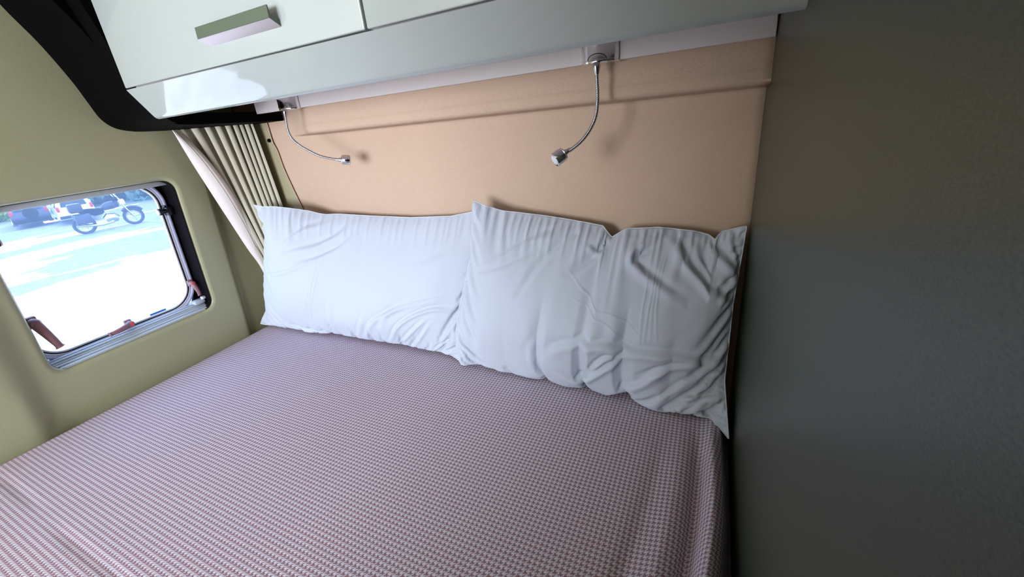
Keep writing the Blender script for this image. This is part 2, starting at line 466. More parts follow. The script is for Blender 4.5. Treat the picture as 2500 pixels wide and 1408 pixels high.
# ---------------------------------------------------------------- bed
bed = empty('bed', (.7, -.9, -.55)); tag(bed, 'wide bed with pink and cream houndstooth cover wall to wall', 'bed')
bm = bmesh.new(); bx(bm, .012, W - .004, -1.90, -.004, -.55, -.165, .004); obj_bm('bed_base', bm, M['black'], bed)
bm = bmesh.new(); bx(bm, .020, W - .024, -1.90, -.008, -.164, -.030, .02, 3); obj_bm('mattress', bm, M['mattress'], bed, smooth=True, sharp=50)
nx, ny = 280, 260
X0, X1, Y0, Y1 = .008, W - .004, -1.905, -.004
sx = np.concatenate([np.linspace(0, .88, 150), np.linspace(.88, 1, 131)[1:]]); sx = sx[:nx]
sx = sx / sx[-1]
sy = 1 - (np.linspace(0, 1, ny)) ** 1.35
XX, YY = np.meshgrid(X0 + (X1 - X0) * sx, Y0 + (Y1 - Y0) * sy)
def bump(a, c, w): return np.exp(-((a - c) / w) ** 2)
Zb = np.zeros_like(XX)
# rounded shoulder against the rear wall and a soft dip beside it
Zb += -.075 * np.clip((.050 - XX) / .042, 0, 1) ** 2.4
Zb += .0022 * np.sin(XX * 7 + 1) * np.sin(YY * 5 + .6)
# sewn join running across the bed
Zb -= .0028 * bump(YY, -.735 + .004 * np.sin(XX * 9), .0022) * smooth01((.95 - XX) / .2)
# loose folds along the wardrobe wall
t = np.clip((-YY - .13) / .35, 0, 3)
rc = 1.372 - .010 * t + .004 * np.sin(YY * 14)
Zb += 1.8 * (.004 + .011 * np.clip(t, 0, 1.2)) * bump(XX, rc - .002, .011 + .004 * t) * smooth01((-YY - .08) / .08)
Zb -= 2.1 * (.003 + .008 * np.clip(t, 0, 1.4)) * bump(XX, rc - .022 - .006 * t, .010) * smooth01((-YY - .14) / .12)
Zb += .006 * np.clip(t, 0, 1) * bump(XX, rc - .050 - .010 * t, .013)
Zb -= .005 * np.clip(t, 0, 1) * bump(XX, rc - .078 - .02 * t, .014)
Zb -= .055 * smooth01((XX - (rc + .010)) / .020)
Gb = np.stack([XX, YY, Zb], -1)
me = grid_mesh('bed_cover', Gb)
uvl = me.uv_layers.new(name='UVMap')
# cloth length along the surface so that the check follows the folds
dx = np.hypot(np.diff(XX, axis=1), np.diff(Zb, axis=1)); U = np.concatenate([np.zeros((ny, 1)), np.cumsum(dx, 1)], 1)
flat = np.stack([U, YY], -1).reshape(-1, 2)
li = np.zeros(len(me.loops), dtype=np.int32); me.loops.foreach_get('vertex_index', li)
uvl.data.foreach_set('uv', flat[li].astype(np.float32).ravel())
o = link('bed_cover', me, M['sheet'], bed, smooth=True)
o['label'] = 'pink and cream houndstooth cover'
if me.polygons[0].normal.z < 0: me.flip_normals()

# ---------------------------------------------------------------- pillows: loose cotton covers buckling over a filling
def resample(pts, n):
    pts = np.array(pts, float)
    d = np.r_[0, np.cumsum(np.linalg.norm(np.diff(pts, axis=0), axis=1))]
    t = np.linspace(0, d[-1], n)
    return np.stack([np.interp(t, d, pts[:, k]) for k in range(3)], 1)
def smooth_noise(rng, nv, nu, k, amp, ratio=1.6):
    g = rng.randn(k + 2, int(k * ratio) + 2)
    yi = np.linspace(0, g.shape[0] - 1.001, nv); xi = np.linspace(0, g.shape[1] - 1.001, nu)
    y0 = yi.astype(int); x0 = xi.astype(int); fy = (yi - y0)[:, None]; fx = (xi - x0)[None]
    fy = fy * fy * (3 - 2 * fy); fx = fx * fx * (3 - 2 * fx)
    return amp * ((g[y0][:, x0] * (1 - fx) + g[y0][:, x0 + 1] * fx) * (1 - fy) + (g[y0 + 1][:, x0] * (1 - fx) + g[y0 + 1][:, x0 + 1] * fx) * fy)
def upsample(X, k):
    nv, nu = X.shape[:2]
    a = np.linspace(0, nv - 1, (nv - 1) * k + 1); b = np.linspace(0, nu - 1, (nu - 1) * k + 1)
    def cub(A, t):
        n = len(A); i = np.minimum(t.astype(int), n - 2); f = (t - i).reshape((-1,) + (1,) * (A.ndim - 1))
        p0 = A[np.maximum(i - 1, 0)]; p1 = A[i]; p2 = A[i + 1]; p3 = A[np.minimum(i + 2, n - 1)]
        return .5 * (2 * p1 + (p2 - p0) * f + (2 * p0 - 5 * p1 + 4 * p2 - p3) * f * f + (3 * p1 - p0 - 3 * p2 + p3) * f ** 3)
    Y = cub(X, a)
    return np.swapaxes(cub(np.swapaxes(Y, 0, 1), b), 0, 1)
def pillow_sim(top, bottom, left, right, nu, nv, thick, s_mid, s_edge, plane_fn, seed, steps=110, band=.008, pucker=.0):
    """A pillow: a filled body between four sewn edges, with a loose cotton cover whose
    spare cloth buckles over it. edges run left->right and bottom->top."""
    rng = np.random.RandomState(seed)
    T = resample(top, nu); B = resample(bottom, nu); L = resample(left, nv); Rr = resample(right, nv)
    u = np.linspace(0, 1, nu)[None, :, None]; v = np.linspace(0, 1, nv)[:, None, None]
    P = (1 - v) * B[None] + v * T[None] + (1 - u) * L[:, None] + u * Rr[:, None] \
        - ((1 - u) * (1 - v) * B[0] + u * (1 - v) * B[-1] + (1 - u) * v * T[0] + u * v * T[-1])
    nrm = np.array([0, -1.0, 0.22]); nrm /= np.linalg.norm(nrm)
    pu = 1 - np.abs(2 * u - 1) ** 3.0; pv = 1 - np.abs(2 * v - 1) ** 2.6
    b = np.clip(pu * pv, 0, 1) ** .72
    for cu, cv in ((0, 0), (0, 1), (1, 0), (1, 1)): b = b * (1 - .75 * np.exp(-((u - cu) ** 2 / .006 + (v - cv) ** 2 / .02)))
    low = 1 + .25 * np.exp(-((v - .36) / .3) ** 2)
    lump = 1 + smooth_noise(rng, nv, nu, 4, .05)[..., None]
    Fr = P + nrm * b * thick * low * lump
    Bk = P - nrm * b * thick * .6
    w = np.ones((nv, nu)); w[0] = w[-1] = 0; w[:, 0] = w[:, -1] = 0
    pin = P.copy()
    if pucker:
        e1 = smooth_noise(rng, nv, nu, 30, pucker, 1.7)
        pin = pin + nrm * e1[..., None]
    edge = w == 0
    Fr[edge] = pin[edge]; Bk[edge] = pin[edge]
    dedge = np.minimum(np.minimum(u, 1 - u) * 2.0, np.minimum(v, 1 - v))[..., 0]
    slack = 1 + s_mid + (s_edge - s_mid) * np.exp(-(dedge / .13) ** 2)
    X = Fr + nrm * smooth_noise(rng, nv, nu, 14, .0022)[..., None] * w[..., None] + nrm * smooth_noise(rng, nv, nu, 30, .0012)[..., None] * w[..., None]
    cons = []
    def add(di, dj, k, kc):
        j = abs(dj)
        def par(n, st):
            if st == 0: return [np.arange(n)]
            if st == 1: return [np.arange(0, n - 1, 2), np.arange(1, n - 1, 2)]
            return [np.array([r for r in range(n - 2) if (r % 4) // 2 == q]) for q in (0, 1)]
        for rows in par(nv, di):
            for cols in par(nu, j):
                if dj >= 0: a = np.ix_(rows, cols); c = np.ix_(rows + di, cols + dj)
                else: a = np.ix_(rows, cols + j); c = np.ix_(rows + di, cols)
                rl = np.linalg.norm(Fr[c] - Fr[a], axis=-1) * .5 * (slack[a] + slack[c])
                cons.append((a, c, rl, k, kc))
    add(1, 0, 1.0, .9); add(0, 1, 1.0, .9); add(1, 1, .5, .2); add(1, -1, .5, .2); add(2, 0, .05, .05); add(0, 2, .05, .05)
    V = np.zeros_like(X)
    for st in range(steps):
        V = V * .9; V[..., 2] -= .00004; V += nrm * .00003
        Y = X + V * w[..., None]
        for it in range(5):
            for a, c, rl, k, kc in cons:
                A = Y[a]; D = Y[c] - A; l = np.linalg.norm(D, axis=-1) + 1e-9
                wa = w[a]; wc = w[c]
                cr = (np.where(l > rl, k, kc) * (l - rl) / l / (wa + wc + 1e-9))[..., None] * D
                Y[a] = A + cr * wa[..., None]; Y[c] = Y[c] - cr * wc[..., None]
            h = (Y - Fr) @ nrm
            hc = np.clip(h, -.35 * band, band)
            Y += ((hc - h) * w)[..., None] * nrm
            Y = plane_fn(Y, w)
        V = Y - X; X = Y
    Bk[..., 1] = np.where(w > 0, np.minimum(Bk[..., 1], -.006), Bk[..., 1])
    Bk = plane_fn(Bk, w)
    Bk[edge] = X[edge]
    return X, Bk
def creases(X, lines, rng=None):
    """press folds into the cloth: each (points in cover coordinates, width, height, kind)"""
    nv, nu = X.shape[:2]
    du = np.gradient(X, axis=1); dv = np.gradient(X, axis=0)
    N = np.cross(du, dv); N /= np.linalg.norm(N, axis=-1, keepdims=True) + 1e-12
    if N.reshape(-1, 3).sum(0)[1] > 0: N = -N
    WW = np.linalg.norm(np.diff(X[nv // 2], axis=0), axis=1).sum(); HH = np.linalg.norm(np.diff(X[:, nu // 2], axis=0), axis=1).sum()
    uu = np.linspace(0, WW, nu)[None]; vv = np.linspace(0, HH, nv)[:, None]
    H = np.zeros((nv, nu))
    for pts, wd, am, kind in lines:
        q = np.array(pts, float) * [WW, HH]
        # smooth polyline
        n = 24; t = np.linspace(0, len(q) - 1, n)
        Q = np.pad(q, ((1, 1), (0, 0)), mode='edge'); Q[0] = 2 * q[0] - q[1]; Q[-1] = 2 * q[-1] - q[-2]
        i = np.minimum(t.astype(int), len(q) - 2); f = (t - i)[:, None]
        a, b_, c, d = Q[i], Q[i + 1], Q[i + 2], Q[i + 3]
        R = .5 * (2 * b_ + (c - a) * f + (2 * a - 5 * b_ + 4 * c - d) * f * f + (3 * b_ - a - 3 * c + d) * f ** 3)
        best = np.full((nv, nu), 1e9); sd = np.zeros((nv, nu)); tp = np.zeros((nv, nu))
        for s in range(n - 1):
            p, r = R[s], R[s + 1] - R[s]; L2 = r @ r + 1e-12
            tt = np.clip(((uu - p[0]) * r[0] + (vv - p[1]) * r[1]) / L2, 0, 1)
            dx = uu - p[0] - tt * r[0]; dy = vv - p[1] - tt * r[1]; dd = np.hypot(dx, dy)
            sg = np.sign(r[0] * dy - r[1] * dx)
            m = dd < best; best = np.where(m, dd, best); sd = np.where(m, sg * dd, sd); tp = np.where(m, (s + tt) / (n - 1), tp)
        tap = np.clip(np.sin(np.pi * np.clip(tp, .02, .98)), 0, 1) ** .7
        if kind == 'f': h = np.exp(-(sd / wd) ** 2) - .75 * np.exp(-((sd - 1.5 * wd) / (wd * .8)) ** 2)
        elif kind == 'v': h = -np.exp(-(sd / wd) ** 2) + .45 * np.exp(-((sd - 1.9 * wd) / wd) ** 2) + .45 * np.exp(-((sd + 1.9 * wd) / wd) ** 2)
        elif kind == 's': h = np.where(sd > 0, np.exp(-(sd / wd)), -np.exp(sd / wd * .6) * .5) ; h = h * (1 - np.exp(-(sd / (.15 * wd)) ** 2) * .5)
        else: h = np.exp(-(sd / wd) ** 2)
        H += am * h * tap * (1.0)
    e = np.minimum(np.minimum(uu, WW - uu), np.minimum(vv, HH - vv)); H *= np.clip(e / .012, 0, 1)
    return X + N * H[..., None]

SEP_N = np.array([.6, -.8, 0])
def sep_p0(z):
    t = np.clip(z / .38, 0, 1)
    return np.stack([.765 + .095 * t, -.118 + .052 * t, 0 * t], -1)
def plane1(Y, w):
    Y[..., 1] = np.where(w > 0, np.minimum(Y[..., 1], -.006), Y[..., 1])
    Y[..., 2] = np.where(w > 0, np.maximum(Y[..., 2], .004), Y[..., 2])
    Y[..., 0] = np.where(w > 0, np.maximum(Y[..., 0], .02 + .1 * Y[..., 2]), Y[..., 0])
    s = (Y - sep_p0(Y[..., 2])) @ SEP_N
    return Y - np.where(w > 0, np.maximum(s, 0), 0)[..., None] * SEP_N
def plane2(Y, w):
    Y[..., 1] = np.where(w > 0, np.minimum(Y[..., 1], -.006), Y[..., 1])
    Y[..., 2] = np.where(w > 0, np.maximum(Y[..., 2], .004), Y[..., 2])
    Y[..., 0] = np.where(w > 0, np.minimum(Y[..., 0], 1.392), Y[..., 0])
    s = (Y - sep_p0(Y[..., 2])) @ SEP_N - .003
    return Y - np.where(w > 0, np.minimum(s, 0), 0)[..., None] * SEP_N
P1 = dict(top=[(.172, -.096, .405), (.20, -.093, .399), (.24, -.086, .398), (.29, -.074, .390), (.335, -.056, .379), (.362, -.048, .370), (.385, -.044, .366), (.42, -.036, .366), (.52, -.028, .360), (.66, -.025, .356), (.78, -.025, .361), (.84, -.022, .371), (.895, -.02, .378)],
    bottom=[(.028, -.114, .012), (.09, -.100, .008), (.20, -.082, .010), (.35, -.070, .014), (.6, -.065, .014), (.72, -.075, .012), (.805, -.103, .008)],
    left=[(.028, -.114, .012), (.068, -.104, .06), (.088, -.100, .13), (.130, -.100, .22), (.172, -.098, .31), (.182, -.097, .35), (.172, -.096, .405)],
    right=[(.805, -.103, .008), (.86, -.06, .15), (.885, -.03, .28), (.895, -.02, .378)])
P2 = dict(top=[(.870, -.062, .406), (.90, -.058, .392), (.93, -.045, .380), (1.02, -.03, .366), (1.10, -.028, .354), (1.145, -.03, .346), (1.163, -.042, .327), (1.19, -.034, .343), (1.25, -.03, .346), (1.31, -.028, .340), (1.335, -.030, .334), (1.345, -.038, .328), (1.356, -.030, .341), (1.393, -.03, .352)],
    bottom=[(.828, -.128, .014), (.88, -.100, .010), (.97, -.088, .010), (1.03, -.094, .010), (1.045, -.080, .018), (1.06, -.094, .010), (1.12, -.094, .010), (1.135, -.080, .018), (1.15, -.096, .010), (1.20, -.098, .010), (1.215, -.085, .020), (1.235, -.105, .010), (1.28, -.118, .008), (1.30, -.112, .010), (1.34, -.126, .008), (1.365, -.126, .006), (1.392, -.168, .004)],
    left=[(.812, -.128, .016), (.800, -.112, .08), (.818, -.102, .16), (.858, -.084, .28), (.870, -.062, .406)],
    right=[(1.392, -.168, .004), (1.380, -.105, .08), (1.382, -.075, .22), (1.393, -.03, .352)])
K1 = dict(thick=.058, s_mid=.006, s_edge=.07, seed=3, pucker=.0012)
K2 = dict(thick=.066, s_mid=.018, s_edge=.10, seed=8, pucker=.002)

C1 = [([(0.128, 0.667), (0.339, 0.825), (0.431, 0.937)], 0.01, 0.0045, 'f'),
    ([(0.138, 0.746), (0.22, 0.873), (0.321, 0.952)], 0.008, 0.0035, 'f'),
    ([(0.156, 0.571), (0.294, 0.683), (0.385, 0.762), (0.44, 0.857)], 0.01, 0.0045, 'f'),
    ([(0.028, 0.492), (0.183, 0.571), (0.266, 0.651)], 0.007, 0.0025, 'f'),
    ([(0.569, 0.095), (0.624, 0.27), (0.743, 0.413), (0.917, 0.508)], 0.009, 0.004, 'f'),
    ([(0.679, 0.079), (0.734, 0.27), (0.826, 0.397), (0.917, 0.397)], 0.007, 0.005, 'f'),
    ([(0.716, 0.048), (0.789, 0.238), (0.826, 0.333)], 0.006, 0.004, 'f'),
    ([(0.78, 0.048), (0.817, 0.19), (0.844, 0.302)], 0.006, 0.0035, 'f'),
    ([(0.862, 0.032), (0.89, 0.111), (0.945, 0.159)], 0.005, 0.004, 'f'),
    ([(0.651, 0.19), (0.679, 0.349), (0.78, 0.508)], 0.01, 0.003, 'f'),
    ([(0.165, 0.095), (0.275, 0.048), (0.376, 0.048)], 0.007, 0.005, 'f'),
    ([(0.422, 0.048), (0.413, 0.254), (0.422, 0.444)], 0.012, 0.0025, 'f'),
    ([(0.523, 0.048), (0.56, 0.222), (0.587, 0.381)], 0.008, 0.002, 'f'),
    ([(0.303, 0.794), (0.321, 0.571), (0.312, 0.127)], 0.0014, 0.0012, 'r'),
    ([(0.321, 0.778), (0.339, 0.556), (0.294, 0.0)], 0.0014, 0.0012, 'r'),
    ([(0.339, 0.778), (0.349, 0.619)], 0.0014, 0.0012, 'r'),
    ([(0.312, 0.524), (0.294, 0.19)], 0.0014, 0.0012, 'r'),
    ([(0.725, 0.667), (0.817, 0.73), (0.899, 0.81)], 0.012, 0.0015, 'f'),
    ([(0.477, 0.921), (0.459, 0.762), (0.385, 0.571)], 0.014, 0.002, 'f')]
C2 = [([(0.56, 1.0), (0.495, 0.873), (0.422, 0.762)], 0.009, 0.006, 'v'),
    ([(0.468, 0.905), (0.514, 0.889), (0.569, 0.984)], 0.006, 0.004, 'f'),
    ([(0.083, 0.683), (0.257, 0.873), (0.358, 0.937)], 0.009, 0.003, 'f'),
    ([(0.055, 0.619), (0.202, 0.73), (0.294, 0.825)], 0.008, 0.0025, 'f'),
    ([(0.248, 0.54), (0.294, 0.746), (0.385, 0.921), (0.44, 0.968)], 0.007, 0.003, 'v'),
    ([(0.651, 0.952), (0.651, 0.857), (0.697, 0.794), (0.817, 0.683)], 0.01, 0.008, 'f'),
    ([(0.716, 0.968), (0.661, 0.905), (0.642, 0.857)], 0.008, 0.006, 'f'),
    ([(0.761, 0.968), (0.807, 0.889), (0.853, 0.81), (1.0, 0.635)], 0.01, 0.008, 'f'),
    ([(0.789, 0.952), (0.826, 0.873), (0.881, 0.81), (1.0, 0.651)], 0.007, 0.004, 'v'),
    ([(0.872, 0.984), (0.908, 0.921), (0.982, 0.778), (1.0, 0.698)], 0.009, 0.007, 'f'),
    ([(0.954, 0.937), (0.982, 0.841), (1.0, 0.762)], 0.006, 0.005, 'f'),
    ([(0.844, 0.968), (0.853, 0.889), (0.908, 0.794)], 0.007, 0.004, 'f'),
    ([(0.413, 0.27), (0.459, 0.349), (0.578, 0.413), (0.679, 0.381), (0.798, 0.397), (0.908, 0.381), (1.0, 0.349)], 0.012, 0.007, 'f'),
    ([(0.56, 0.19), (0.606, 0.317), (0.651, 0.349)], 0.007, 0.006, 'f'),
    ([(0.44, 0.159), (0.514, 0.111), (0.642, 0.302), (0.706, 0.365)], 0.008, 0.006, 'f'),
    ([(0.651, 0.063), (0.752, 0.222), (0.807, 0.349)], 0.008, 0.006, 'f'),
    ([(0.853, 0.143), (0.936, 0.175), (1.0, 0.238)], 0.008, 0.006, 'f'),
    ([(0.725, 0.222), (0.798, 0.317), (0.89, 0.381)], 0.007, 0.005, 'f'),
    ([(0.798, 0.016), (0.881, 0.111), (0.991, 0.175)], 0.007, 0.005, 'f'),
    ([(0.899, 0.254), (0.945, 0.302), (1.0, 0.317)], 0.006, 0.004, 'f'),
    ([(0.78, 0.111), (0.835, 0.206), (0.881, 0.302)], 0.006, 0.004, 'f'),
    ([(0.413, 0.794), (0.495, 0.683), (0.642, 0.571), (0.743, 0.46)], 0.0016, 0.0016, 'r'),
    ([(0.44, 0.651), (0.578, 0.571), (0.697, 0.397)], 0.0016, 0.0014, 'r'),
    ([(0.716, 0.873), (0.716, 0.635), (0.725, 0.413)], 0.0014, 0.0014, 'r'),
    ([(0.734, 0.857), (0.734, 0.635), (0.734, 0.429)], 0.0014, 0.0014, 'r'),
    ([(0.761, 0.952), (0.752, 0.714), (0.771, 0.46)], 0.0014, 0.0014, 'r'),
    ([(0.752, 0.937), (0.743, 0.714), (0.752, 0.444)], 0.0014, 0.0014, 'r'),
    ([(0.606, 0.365), (0.633, 0.524), (0.587, 0.667)], 0.014, 0.002, 'f'),
    ([(0.138, 0.032), (0.138, 0.254), (0.147, 0.397)], 0.012, 0.002, 'f'),
    ([(0.349, 0.063), (0.339, 0.254), (0.358, 0.365)], 0.01, 0.003, 'f')]

def cloth_pillow(name, spec, kw, plane_fn, lines, label):
    X, Bk = pillow_sim(nu=110, nv=64, plane_fn=plane_fn, **spec, **kw)
    X = creases(upsample(X, 3), lines)
    nv, nu = X.shape[:2]
    Bk = upsample(Bk, 3)
    idx = np.arange(nv * nu).reshape(nv, nu); back = idx + nv * nu
    edge = np.zeros((nv, nu), bool); edge[0] = edge[-1] = True; edge[:, 0] = edge[:, -1] = True
    back = np.where(edge, idx, back)
    fs = []
    for r in range(nv - 1):
        for c in range(nu - 1):
            fs.append((idx[r, c], idx[r, c + 1], idx[r + 1, c + 1], idx[r + 1, c]))
            fs.append((back[r, c], back[r + 1, c], back[r + 1, c + 1], back[r, c + 1]))
    vs = np.stack([X, Bk]).reshape(-1, 3); fs = np.array(fs)
    used = np.unique(fs); remap = -np.ones(len(vs), int); remap[used] = np.arange(len(used))
    me = bpy.data.meshes.new(name); me.from_pydata(vs[used].tolist(), [], remap[fs].tolist()); me.update()
    t = empty(name, (float(vs[:, 0].mean()), float(vs[:, 1].mean()), .0)); tag(t, label, 'pillow', 'white pillows at the head of the bed')
    link('pillow_case', me, M['pillow'], t, smooth=True)
    ring_ = [X[-1, c] for c in range(0, nu, 2)] + [X[r, -1] for r in range(nv - 2, -1, -2)] + [X[0, c] for c in range(nu - 2, -1, -2)] + [X[r, 0] for r in range(1, nv - 1, 2)]
    bm = bmesh.new(); pts = [Vector(p) for p in ring_] + [Vector(ring_[0])]
    tube(bm, pts, .0012, 6, cap=False)
    obj_bm('piping', bm, M['seam'], t, smooth=True)
    return t
cloth_pillow('pillow', P1, K1, plane1, C1, 'white cotton pillow beside the curtain, partly behind the other pillow')
cloth_pillow('pillow', P2, K2, plane2, C2, 'crumpled white cotton pillow against the grey-green wardrobe wall')

# ---------------------------------------------------------------- overhead locker
cab = empty('overhead_cabinet', (.86, -.20, .63)); tag(cab, 'white gloss overhead cabinet with flap doors above the pillows', 'cabinet')
CX0, CX1 = .313, W - .002
# fascia that curls under the doors
prof_o = [(-.360, .688), (-.3523, .678), (-.3446, .668), (-.3369, .658), (-.3292, .648), (-.3235, .6406), (-.3200, .6372), (-.3150, .6348)]
oc = catmull([(0, y, z) for y, z in prof_o], 30)
outer = [(p.y, p.z) for p in oc]
inner = [(-.3130, .6352), (-.3130, .645), (-.3300, .668), (-.345, .688)]
bm = bmesh.new()
poly = outer + inner
n = len(poly)
def xl(z): return CX0 - .018 * max(0, (.688 - z) / .055) * 1.0 if z < .688 else CX0
a = [bm.verts.new((xl(z) - .0, y, z)) for y, z in poly]; b = [bm.verts.new((CX1, y, z)) for y, z in poly]
bm.faces.new(a); bm.faces.new(b[::-1])
for i in range(n): bm.faces.new((a[i], b[i], b[(i + 1) % n], a[(i + 1) % n]))
obj_bm('fascia', bm, M['white'], cab, smooth=True, sharp=35)
bm = bmesh.new()
bx(bm, CX0 + .002, CX1, -.318, -.056, .664, .672)        # bottom board
bx(bm, CX0 + .002, CX1, -.343, -.338, .686, .70)
bx(bm, CX0 + .002, CX0 + .014, -.322, -.056, .664, 1.14); bx(bm, CX1 - .014, CX1, -.322, -.056, .664, 1.14)
bx(bm, CX0 + .002, CX1, -.062, -.0585, .656, 1.14)
obj_bm('carcass', bm, M['white_in'], cab)
bm = bmesh.new(); bx(bm, .27, CX1, -.078, -.066, .6365, .6635, .001); obj_bm('light_rail', bm, M['white_in'], cab)
def door(x0, x1, z0, z1):
    bm = bmesh.new(); bx(bm, x0, x1, -.3605, -.3465, z0, z1, .0018, 3)
    return obj_bm('door', bm, M['white'], cab, smooth=True, sharp=35)
d1 = door(CX0, .9225, .6905, 1.12); d2 = door(.9262, CX1, .6905, 1.12)
# bent strip handle: flat upper flange, lip curling out and down
def sub_of(par, gp, nm, bm, m, **k):
    o = obj_bm(nm, bm, m, None, **k); o.parent = par; o.matrix_parent_inverse = Matrix.Identity(4); return o
hx0, hx1 = .6065, .7750
hp = [(-.3603, .7180), (-.3603, .7278), (-.3690, .7282), (-.3725, .7296), (-.3738, .7330), (-.3745, .7425), (-.3762, .7428), (-.3768, .7330), (-.3772, .7278), (-.3765, .7268)]
bm = bmesh.new(); prism(bm, hp, hx0, hx1)
hd = sub_of(d1, cab, 'handle', bm, M['alu_light'], smooth=True, sharp=30); hd['label'] = 'brushed metal handle'
hd.data.materials.append(M['handle_dark'])  # darker copy: shade on the flange front and ends put into the colour
for p in hd.data.polygons:
    if p.normal.y < -.75 and abs(p.normal.x) < .1 and p.center.z > .727: p.material_index = 1
    if abs(p.normal.x) > .9: p.material_index = 1

# black end filler curving round to the rear wall, with the curtain pelmet under it
bm = bmesh.new()
oc = catmull([(0, -.47, .99), (0, -.436, .92), (0, -.407, .857), (0, -.374, .80), (0, -.345, .735), (0, -.330, .690), (0, -.318, .655), (0, -.298, .634), (0, -.270, .625), (0, -.235, .6215), (0, -.12, .619), (0, -.004, .617)], 60)
prof = [(p.y, p.z) for p in oc] + [(-.004, .641), (-.20, .645), (-.298, .650), (-.310, .70), (-.33, .99)]
prism(bm, prof, .040, CX0 - .045)
o = obj_bm('end_panel', bm, M['black'], cab, smooth=True, sharp=30); o['label'] = 'black end panel and curtain pelmet'
bm = bmesh.new()
oc2 = catmull([(0, -.40, .99), (0, -.385, .86), (0, -.357, .74), (0, -.351, .690), (0, -.337, .668), (0, -.323, .650), (0, -.314, .638), (0, -.304, .629), (0, -.296, .625)], 40)
prof = [(p.y + .004, p.z) for p in oc2] + [(-.296, .646), (-.315, .70), (-.33, .99)]
prism(bm, prof, CX0 - .046, CX0 - .004)
obj_bm('edge_trim', bm, M['black'], cab, smooth=True, sharp=30)

# ---------------------------------------------------------------- reading lamps
def reading_lamp(cx, cy, path, head_dir, label):
    t = empty('reading_lamp', (cx, cy, .637)); tag(t, label, 'lamp', 'chrome gooseneck reading lamps')
    hw, dp = .0305, .026
    # half-round mount hanging under the locker edge
    bm = bmesh.new()
    def arc(k, n, inset, z):
        a = math.pi * k / n
        return (cx - (hw - inset) * math.cos(a), cy + .010 - (dp - inset) * math.sin(a), z)
    n = 28; rows = []
    for z, ins in ((.6635, 0), (.6395, 0), (.6388, .0008), (.6378, .0008), (.6372, 0), (.6355, .0004), (.6345, .0016), (.6342, .004)):
        rows.append([bm.verts.new(arc(k, n, ins, z)) for k in range(n + 1)])
    for r0, r1 in zip(rows, rows[1:]):
        for k in range(n): bm.faces.new((r0[k], r0[k + 1], r1[k + 1], r1[k]))
    bm.faces.new(rows[-1]); bm.faces.new(rows[0][::-1])
    for r0, r1 in zip(rows, rows[1:]): bm.faces.new((r0[0], r1[0], r1[-1], r0[-1]))
    obj_bm('mount', bm, M['chrome'], t, smooth=True, sharp=28)
    # switch rocker set in the mount, a raised half moon
    bm = bmesh.new(); pts = []
    for k in range(17):
        a = math.pi * k / 16
        ax = -.0150 * math.cos(a); az = .6392 + .0085 * math.sin(a)
        th = math.acos(max(-1, min(1, -ax / hw)))
        pts.append((cx - hw * math.cos(math.pi - th) * -1 if False else cx + ax, cy + .010 - (dp + .0003) * math.sin(math.acos(ax / hw)), az))
    tube(bm, pts, .0005, 6)
    obj_bm('switch', bm, M['black'], t, smooth=True)
    # ferrule, ribbed neck and head
    path = [Vector(p) for p in path]
    d0 = (path[1] - path[0]).normalized()
    bm = bmesh.new(); p = path[0]
    tube(bm, [p + d0 * s for s in (-.002, .0, .003, .008, .014, .0155)], [.0048, .0058, .0064, .0054, .0040, .0036], 20)
    obj_bm('ferrule', bm, M['chrome_dull'], t, smooth=True, sharp=40)
    cl = catmull(path, 300)
    rr = [.00285 + .00035 * math.sin(i * 2 * math.pi / 4) for i in range(len(cl))]
    bm = bmesh.new(); tube(bm, cl, rr, 12)
    obj_bm('gooseneck', bm, M['chrome_dull'], t, smooth=True)
    d = Vector(head_dir).normalized(); e = path[-1]
    bm = bmesh.new()
    tube(bm, [e + d * s for s in (-.014, -.010, -.004, .001)], [.0030, .0036, .0052, .0056], 20)
    obj_bm('collar', bm, M['chrome'], t, smooth=True, sharp=40)
    bm = bmesh.new()
    prof = [(0, .0050), (.0002, .0110), (.0010, .0118), (.0024, .0120), (.0030, .0115), (.0038, .0120), (.0185, .0120), (.0195, .0114), (.0197, .0095)]
    tube(bm, [e + d * s for s, _ in prof], [r for _, r in prof], 30)
    h = obj_bm('lamp_head', bm, M['chrome'], t, smooth=True, sharp=35)
    bm = bmesh.new(); tube(bm, [e + d * s for s in (.0190, .0202)], [.0090, .0080], 20)
    sub_of(h, t, 'lens', bm, M['whitep'])
reading_lamp(.405, -.090, [(.4085, -.102, .6335), (.4050, -.104, .610), (.4055, -.106, .588), (.4140, -.108, .570), (.4350, -.109, .553), (.4600, -.105, .537), (.4820, -.098, .524), (.5020, -.084, .5150), (.5200, -.070, .5095)], (.74, .60, -.14), 'chrome gooseneck reading lamp nearer the curtain, bent to the right')
reading_lamp(1.1545, -.088, [(1.1530, -.100, .6335), (1.1540, -.1015, .610), (1.1550, -.104, .580), (1.1530, -.110, .556), (1.1460, -.119, .537), (1.1340, -.130, .520), (1.1190, -.141, .508), (1.1080, -.149, .5025)], (-.62, -.62, -.42), 'chrome gooseneck reading lamp nearer the wardrobe wall, head turned down')

